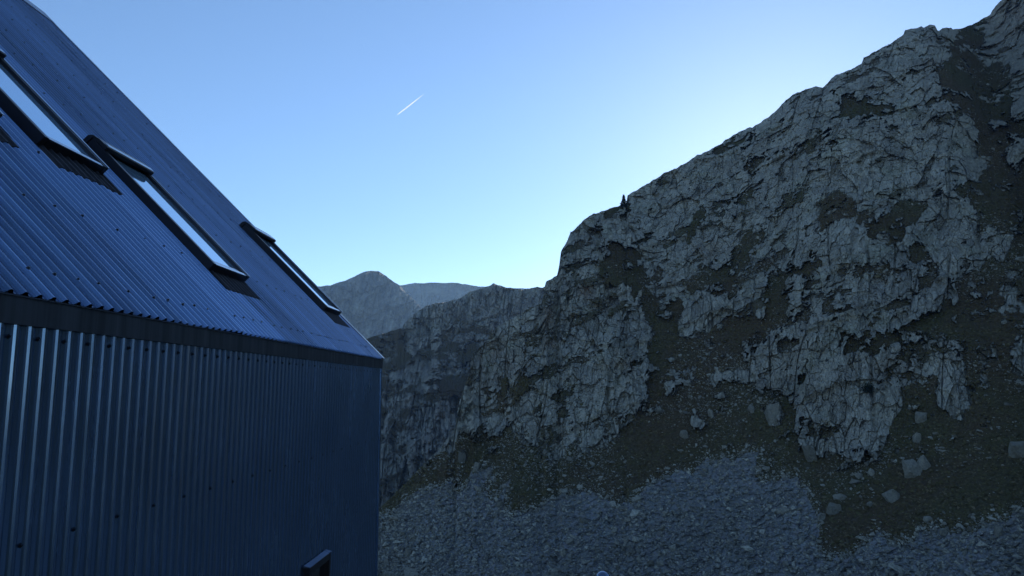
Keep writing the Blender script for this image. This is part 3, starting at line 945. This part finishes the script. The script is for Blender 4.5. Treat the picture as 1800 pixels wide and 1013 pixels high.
T_RIDGE = HALF / math.cos(TH)
def roof_side(sgn):
    hh = profile(us) + tilt
    A = np.array([roofpt(S_START + u, -.004, .004 + h) for u, h in zip(us, hh)])
    B = np.array([roofpt(S_START + u, T_RIDGE - .03, .004 + h) for u, h in zip(us, hh)])
    V, Fc = closed_strip(A, B, NV * -.0012)
    if sgn < 0:
        V = V.copy(); V[:, 0] *= -1; Fc = Fc[:, ::-1]
    return V, Fc
Vr, Fr = roof_side(1)
Vr2, Fr2 = roof_side(-1)
roof_me = mesh_np("roof", np.concatenate([Vr, Vr2]), np.concatenate([Fr, Fr2 + len(Vr)]))
pale = np.abs(rs.normal(0, .22, sheet_id.max() + 2))
pale[int((2.42 * D - S_START) / (PIT * 10))] = .75       # a brighter, younger sheet between the two rows of skylights
attr(roof_me, 'sheet_tone', np.tile(np.clip(pale[sheet_id], 0, .8), 8))
link("roof", roof_me, M_roof, hut)

# side walls
def wall_side(sgn):
    hh = profile(us, .0145)
    A = np.array([loc(-D - .02 + h, S_START + u, ZB) for u, h in zip(us, hh)])
    B = np.array([loc(-D - .02 + h, S_START + u, H_FB + .03) for u, h in zip(us, hh)])
    V, Fc = closed_strip(A, B, np.array([-.0012, 0, 0]))
    if sgn < 0:
        V = V.copy(); V[:, 0] *= -1; Fc = Fc[:, ::-1]
    return V, Fc
Va, Fa = wall_side(1); Vb, Fb = wall_side(-1)
# cut the small window's opening out of the near side by leaving it to the window box set in front of the sheet
link("side_wall", mesh_np("side_wall", Va, Fa), M_wall, hut)
link("side_wall", mesh_np("side_wall", Vb, Fb), M_wall, hut)

def prism(pts, d, mat, name, parent=hut, bevel=0.0):
    """closed prism: polygon pts (k,3) extruded by vector d"""
    bm = bmesh.new()
    a = [bm.verts.new(p) for p in pts]
    bb = [bm.verts.new(np.array(p) + np.array(d)) for p in pts]
    bm.faces.new(a); bm.faces.new(bb[::-1])
    k = len(a)
    for i in range(k): bm.faces.new((a[i], bb[i], bb[(i + 1) % k], a[(i + 1) % k]))
    bmesh.ops.recalc_face_normals(bm, faces=bm.faces[:])
    if bevel: bmesh.ops.bevel(bm, geom=bm.edges[:], offset=bevel, segments=2, affect='EDGES', profile=.6)
    me = bpy.data.meshes.new(name); bm.to_mesh(me); bm.free()
    return link(name, me, mat, parent)

# gable walls, inset from the sheets, with the eave line under the roof
for s, name in ((S1 - .06, "gable_wall"), (S0 + .02, "gable_wall")):
    pts = [loc(-D - .03, s, ZB), loc(-D - .03, s, H_EAVE - .06), loc(O_R, s, H_EAVE - .06 + (HALF - .03) * math.tan(TH)), loc(O_R * 2 + D + .03, s, H_EAVE - .06), loc(O_R * 2 + D + .03, s, ZB)]
    prism(pts, (0, .04, 0), M_wall, name)
# corner trim
prism([loc(-D - .025, S1 - .055, ZB), loc(-D + .004, S1 - .055, ZB), loc(-D + .004, S1, ZB), loc(-D - .025, S1, ZB)], (0, 0, H_FB + .02 - ZB), M_wall, "corner_trim")
prism([loc(O_R * 2 + D + .025, S1 - .055, ZB), loc(O_R * 2 + D - .004, S1 - .055, ZB), loc(O_R * 2 + D - .004, S1, ZB), loc(O_R * 2 + D + .025, S1, ZB)], (0, 0, H_FB + .02 - ZB), M_wall, "corner_trim")
# fascia with a folded lip at its top
for sg in (1, -1):
    def fo(x, z, s=S0):
        p = loc(-D + x, s, z)
        if sg < 0: p[0] = -p[0]
        return p
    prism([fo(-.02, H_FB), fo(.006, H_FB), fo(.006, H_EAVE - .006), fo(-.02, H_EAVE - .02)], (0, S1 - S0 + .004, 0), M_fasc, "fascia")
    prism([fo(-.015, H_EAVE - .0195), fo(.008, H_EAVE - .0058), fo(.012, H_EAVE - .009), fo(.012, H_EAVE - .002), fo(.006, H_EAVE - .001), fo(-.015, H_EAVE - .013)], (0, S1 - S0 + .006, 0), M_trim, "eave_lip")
# barge trim up each rake
for sg in (1, -1):
    for s in (S1 - .05, S0 - .01):
        pts = []
        for (n_, ds) in ((-.05, .056), (.034, .056), (.034, -.03 if s > 0 else .0), (.027, -.03 if s > 0 else .0), (.027, .048), (-.05, .048)):
            p = roofpt(s + ds, -.015, n_)
            if sg < 0: p[0] = -p[0]
            pts.append(p)
        d = UPV * (T_RIDGE + .012) * np.array([sg, 1, 1])
        prism(pts, d, M_trim if sg > 0 else M_trim, "barge_trim")
# ridge cap
zc = H_EAVE + HALF * math.tan(TH)
def rc(o, z): return loc(O_R + o, S0 - .02, zc + z)
prism([rc(.20, -.155), rc(.20, -.147), rc(0, .052), rc(-.20, -.147), rc(-.20, -.155), rc(0, .042)], (0, S1 - S0 + .04, 0), M_trim, "ridge_cap")

# roof screws: the nearest hundred singly, the rest as one part
bm = bmesh.new()
bmesh.ops.create_cone(bm, cap_ends=True, segments=8, radius1=.011, radius2=.011, depth=.004)
bmesh.ops.create_cone(bm, cap_ends=True, segments=6, radius1=.0065, radius2=.0055, depth=.009, matrix=Matrix.Translation((0, 0, .005)))
sme = bpy.data.meshes.new("screw"); bm.to_mesh(sme); bm.free()
sme.materials.append(M_screw)
sv = np.array([v.co[:] for v in sme.vertices])
spos = []
sr = random.Random(9)
rows_t = [(.087, 2), (.42, 3), (.75, 3), (1.09, 3), (1.42, 3), (1.75, 3), (2.08, 3), (2.41, 3), (2.74, 3), (3.06, 3), (3.24, 2)]
SKY = [(1.62, 1.99, .82, 1.50), (2.17, 2.515, .82, 1.50), (2.69, 3.03, .365, 1.075), (4.15, 4.475, .365, 1.06)]
for ri, (t, ev) in enumerate(rows_t):
    k = ri % ev
    while k < nrib:
        s = S_START + (k + .61) * PIT
        tt = t * D + sr.uniform(-.012, .012)
        if s > .9 * D and not any(a - .05 < s / D < b2 + .05 and c - .16 < t < d2 + .1 for a, b2, c, d2 in SKY):
            spos.append(roofpt(s, tt, .0245))
        k += ev + (1 if sr.random() < .18 else 0) - (1 if sr.random() < .12 else 0)
rot = Matrix.Rotation(R(90) - TH, 4, 'Y') @ Matrix.Identity(4)
rot = Vector(NV).to_track_quat('Z', 'Y').to_matrix()
cpos = np.array([0, 0, 0]) - np.array(HO)
spos.sort(key=lambda p: float(np.linalg.norm(p - cpos)))
for p in spos[:100]:
    o = bpy.data.objects.new("screw", sme)
    COL.objects.link(o)
    o.parent = hut
    o.location = p
    o.rotation_euler = rot.to_euler()
rm = np.array(rot)
rest = np.concatenate([sv @ rm.T + p for p in spos[100:]])
fl = [list(f.vertices) for f in sme.polygons]
bm_me = bpy.data.meshes.new("roof_screws")
bm_me.from_pydata([tuple(v) for v in rest], [], [[i + k * len(sv) for i in f] for k in range(len(spos) - 100) for f in fl])
o = link("roof_screws", bm_me, M_screw, hut)
o['kind'] = 'stuff'
# wall screws under the fascia
wsm = bpy.data.meshes.new("wall_screws")
wp = []
for k in range(nrib):
    s = S_START + (k + .17) * PIT
    if s > .9 * D and k % 2 == 0: wp.append(loc(-D - .017, s, H_FB - .055))
    if s > .9 * D and k % 4 == 0: wp.append(loc(-D - .017, s, -.30 * D))
rw = np.array([[0, 0, 1], [0, 1, 0], [-1, 0, 0]], float)
wsm.from_pydata([tuple(v) for p in wp for v in (sv @ rw.T + p)], [], [[i + k * len(sv) for i in f] for k in range(len(wp)) for f in fl])
o = link("wall_screws", wsm, M_screw, hut)
o['kind'] = 'stuff'

# ------------------------------------------------------------------ skylights
def boxm(bm, s0, s1, t0, t1, n0, n1):
    vs = [bm.verts.new(roofpt(s, t, n)) for s in (s0, s1) for t in (t0, t1) for n in (n0, n1)]
    for f in ((0, 1, 3, 2), (4, 6, 7, 5), (0, 4, 5, 1), (2, 3, 7, 6), (0, 2, 6, 4), (1, 5, 7, 3)):
        bm.faces.new([vs[i] for i in f])
def bm_obj(bm, name, mat, parent, bevel=0.004):
    bmesh.ops.recalc_face_normals(bm, faces=bm.faces[:])
    if bevel: bmesh.ops.bevel(bm, geom=bm.edges[:], offset=bevel, segments=2, affect='EDGES')
    me = bpy.data.meshes.new(name); bm.to_mesh(me); bm.free()
    return link(name, me, mat, parent)
def skylight(a, b2, c, d2, label):
    a, b2, c, d2 = a * D, b2 * D, c * D, d2 * D
    UP, FW = .098, .055
    bm = bmesh.new()
    boxm(bm, a, a + FW, c, d2, -.01, UP)
    boxm(bm, b2 - FW, b2, c, d2, -.01, UP)
    boxm(bm, a + FW + .001, b2 - FW - .001, c, c + .07, -.01, UP - .012)
    boxm(bm, a + FW + .001, b2 - FW - .001, d2 - .07, d2, -.01, UP - .004)
    fr = bm_obj(bm, "skylight", M_frame, hut)
    fr['label'] = label
    # covering strips on the far edge and along the foot
    bm = bmesh.new()
    boxm(bm, b2 - .016, b2 + .006, c - .004, d2, UP + .001, UP + .007)
    bm_obj(bm, "side_cladding", M_clad, fr, .002)
    bm = bmesh.new()
    boxm(bm, a + FW + .004, b2 - FW - .004, c + .006, c + .046, UP - .0115, UP - .004)
    boxm(bm, a + FW + .004, b2 - FW - .004, c + .066, c + .098, UP - .03, UP - .018)
    bm_obj(bm, "bottom_cladding", M_clad, fr, .002)
    bm = bmesh.new()
    boxm(bm, a + FW - .002, b2 - FW + .002, c + .071, d2 - .071, UP - .042, UP - .032)
    bm_obj(bm, "pane", M_glass, fr, 0)
    # hood over the top end
    prof = [(d2 - .17, UP + .004), (d2 - .17, UP + .036), (d2 - .162, UP + .042), (d2 - .05, UP + .038), (d2 + .02, UP + .022), (d2 + .05, UP - .01), (d2 + .05, .01), (d2 + .004, .01), (d2 + .004, UP + .004)]
    prism([roofpt(a - .008, t, n) for t, n in prof], (0, b2 - a + .016, 0), M_frame, "hood", fr, .003)
    bm = bmesh.new()
    boxm(bm, a + .02, b2 - .0, d2 - .16, d2 - .105, UP + .0435, UP + .047)
    bm_obj(bm, "hood_cladding", M_clad, fr, .001)
    # pleated apron that follows the ribs
    k0, k1 = (a - .02 - S_START), (b2 + .015 - S_START)
    sel = (us > k0) & (us < k1)
    uu, ti = us[sel], tilt[sel]
    A = np.array([roofpt(S_START + u, c - .235 - .018 * profile(u) / .022, .011 + profile(u) + x) for u, x in zip(uu, ti)])
    B = np.array([roofpt(S_START + u, c + .01, .011 + profile(u) + x) for u, x in zip(uu, ti)])
    V, Fc = closed_strip(A, B, NV * -.002)
    link("apron", mesh_np("apron", V, Fc), M_lead, fr)
    return fr
labs = ["skylight nearest the viewer in the upper row, cut by the photo's left edge", "upper row skylight beside the lower row's long skylight",
        "closer skylight of the lower row with its whole frame in view", "skylight next to the far rake of the roof"]
for p, l in zip(SKY, labs): skylight(*p, l)

# ------------------------------------------------------------------ small window low in the wall
def wb(bm, s0, s1, o0, o1, z0, z1):
    vs = [bm.verts.new(loc(o_, s_, z_)) for s_ in (s0, s1) for o_ in (o0, o1) for z_ in (z0, z1)]
    for f in ((0, 1, 3, 2), (4, 6, 7, 5), (0, 4, 5, 1), (2, 3, 7, 6), (0, 2, 6, 4), (1, 5, 7, 3)):
        bm.faces.new([vs[i] for i in f])
wa, wz_, wt, wl = 3.165 * D, 3.475 * D, -.742 * D, -1.16 * D
bm = bmesh.new()
F0, F1_ = -D - .004, -D + .062
wb(bm, wa, wa + .05, F0, F1_, wl, wt)
wb(bm, wz_ - .05, wz_, F0, F1_, wl, wt)
wb(bm, wa + .051, wz_ - .051, F0, F1_ - .001, wt - .07, wt - .001)
wb(bm, wa + .051, wz_ - .051, F0, F1_ - .001, wl, wl + .06)
wf = bm_obj(bm, "window", M_frame, hut, .002)
bm = bmesh.new()
wb(bm, wa + .049, wz_ - .049, -D + .001, -D + .009, wl + .058, wt - .068)
bm_obj(bm, "pane", M_pane, wf, 0)
prism([loc(-D + .003, wa - .012, wt + .022), loc(-D + .068, wa - .012, wt + .006), loc(-D + .068, wa - .012, wt + .001), loc(-D + .003, wa - .012, wt + .001)], (0, wz_ - wa + .024, 0), M_trim, "drip_flashing", wf)

# ------------------------------------------------------------------ metal pole with a rounded cap
_, _, te_ = rays(np.array(1060.), np.array(1004.))
pd = 11.0
ph = [float(v) for v in rays(np.array(1060.), np.array(1004.))]
gx, gy = ph[0] * pd, ph[1] * pd
topz = CZ + ph[2] * pd
gz = CZ - 6.1
M_pole = plain_mat("galvanised_pole", (.16, .21, .29), .2, .95, .5, .1, 10.)
pole = empty("metal_pole", (gx, gy, gz))
tag(pole, "shiny metal pole with a domed cap, only its top showing at the bottom edge", "pole")
bm = bmesh.new()
bmesh.ops.create_cone(bm, cap_ends=True, segments=24, radius1=.06, radius2=.06, depth=topz - gz - .10, matrix=Matrix.Translation((0, 0, (topz - gz - .10) / 2)))
me = bpy.data.meshes.new("shaft"); bm.to_mesh(me); bm.free()
link("shaft", me, M_pole, pole, True)
bm = bmesh.new()
bmesh.ops.create_uvsphere(bm, u_segments=32, v_segments=16, radius=.105)
bmesh.ops.scale(bm, vec=(1, 1, .95), verts=bm.verts)
bmesh.ops.rotate(bm, verts=bm.verts, cent=(0, 0, 0), matrix=Matrix.Rotation(.25, 3, 'Y'))
bmesh.ops.translate(bm, vec=(0, 0, topz - gz - .10), verts=bm.verts)
me = bpy.data.meshes.new("cap"); bm.to_mesh(me); bm.free()
link("cap", me, M_pole, pole, True)

# ------------------------------------------------------------------ contrail high over the valley
def airpt(x, y, d):
    h = rays(np.array(float(x)), np.array(float(y)))
    return Vector((float(h[0]) * d, float(h[1]) * d, float(h[2]) * d + CZ))
pa, pb = airpt(697.5, 202.5, 24000), airpt(746, 165, 25500)
ax_ = pb - pa
Lc = ax_.length
nseg, nrad = 40, 10
V = []
for i in range(nseg + 1):
    t = i / nseg
    rad = 15 * (min(1, .45 + t * 6) if t < .1 else 1.0) * (1 + .35 * math.sin(t * 3.1)) * (1 - .75 * max(0, t - .5) / .5) * (1 + .06 * math.sin(t * 60))
    if i in (0, nseg): rad *= .15
    for k in range(nrad):
        a = 2 * math.pi * k / nrad
        V.append((t * Lc, math.cos(a) * rad, math.sin(a) * rad))
Fc = [[i * nrad + k, i * nrad + (k + 1) % nrad, (i + 1) * nrad + (k + 1) % nrad, (i + 1) * nrad + k] for i in range(nseg) for k in range(nrad)]
me = bpy.data.meshes.new("contrail")
me.from_pydata(V, [], Fc)
M_con = bpy.data.materials.new("contrail_ice"); M_con.use_nodes = True
nt = M_con.node_tree; nt.nodes.remove(nt.nodes['Principled BSDF'])
pv = N(nt, 'ShaderNodeVolumePrincipled')
pv.inputs['Color'].default_value = (.97, .97, .97, 1)
pv.inputs['Anisotropy'].default_value = .55
pv.inputs['Density'].default_value = .03
nt.links.new(pv.outputs[0], [n for n in nt.nodes if n.type == 'OUTPUT_MATERIAL'][0].inputs['Volume'])
co = link("contrail", me, M_con, None, True)
co.location = pa
co.rotation_euler = ax_.to_track_quat('X', 'Z').to_euler()
tag(co, "short white aircraft contrail in the open sky, fading at its upper right end", "contrail")

# ------------------------------------------------------------------ air between the mountains
bm = bmesh.new()
bmesh.ops.create_cube(bm, size=1.0)
for v in bm.verts:
    v.co = ((-2600 if v.co.x < 0 else 2600), (-2600 if v.co.y < 0 else 3400), (-260 if v.co.z < 0 else 950))
me = bpy.data.meshes.new("haze"); bm.to_mesh(me); bm.free()
M_haze = bpy.data.materials.new("haze"); M_haze.use_nodes = True
nt = M_haze.node_tree; nt.nodes.remove(nt.nodes['Principled BSDF'])
pv = N(nt, 'ShaderNodeVolumePrincipled')
pv.inputs['Color'].default_value = (.36, .63, 1, 1)
pv.inputs['Density'].default_value = .00011
pv.inputs['Anisotropy'].default_value = .3
nt.links.new(pv.outputs[0], [n for n in nt.nodes if n.type == 'OUTPUT_MATERIAL'][0].inputs['Volume'])
tag(link("haze", me, M_haze), "thin blue air lying between the mountains", "haze", kind='stuff')
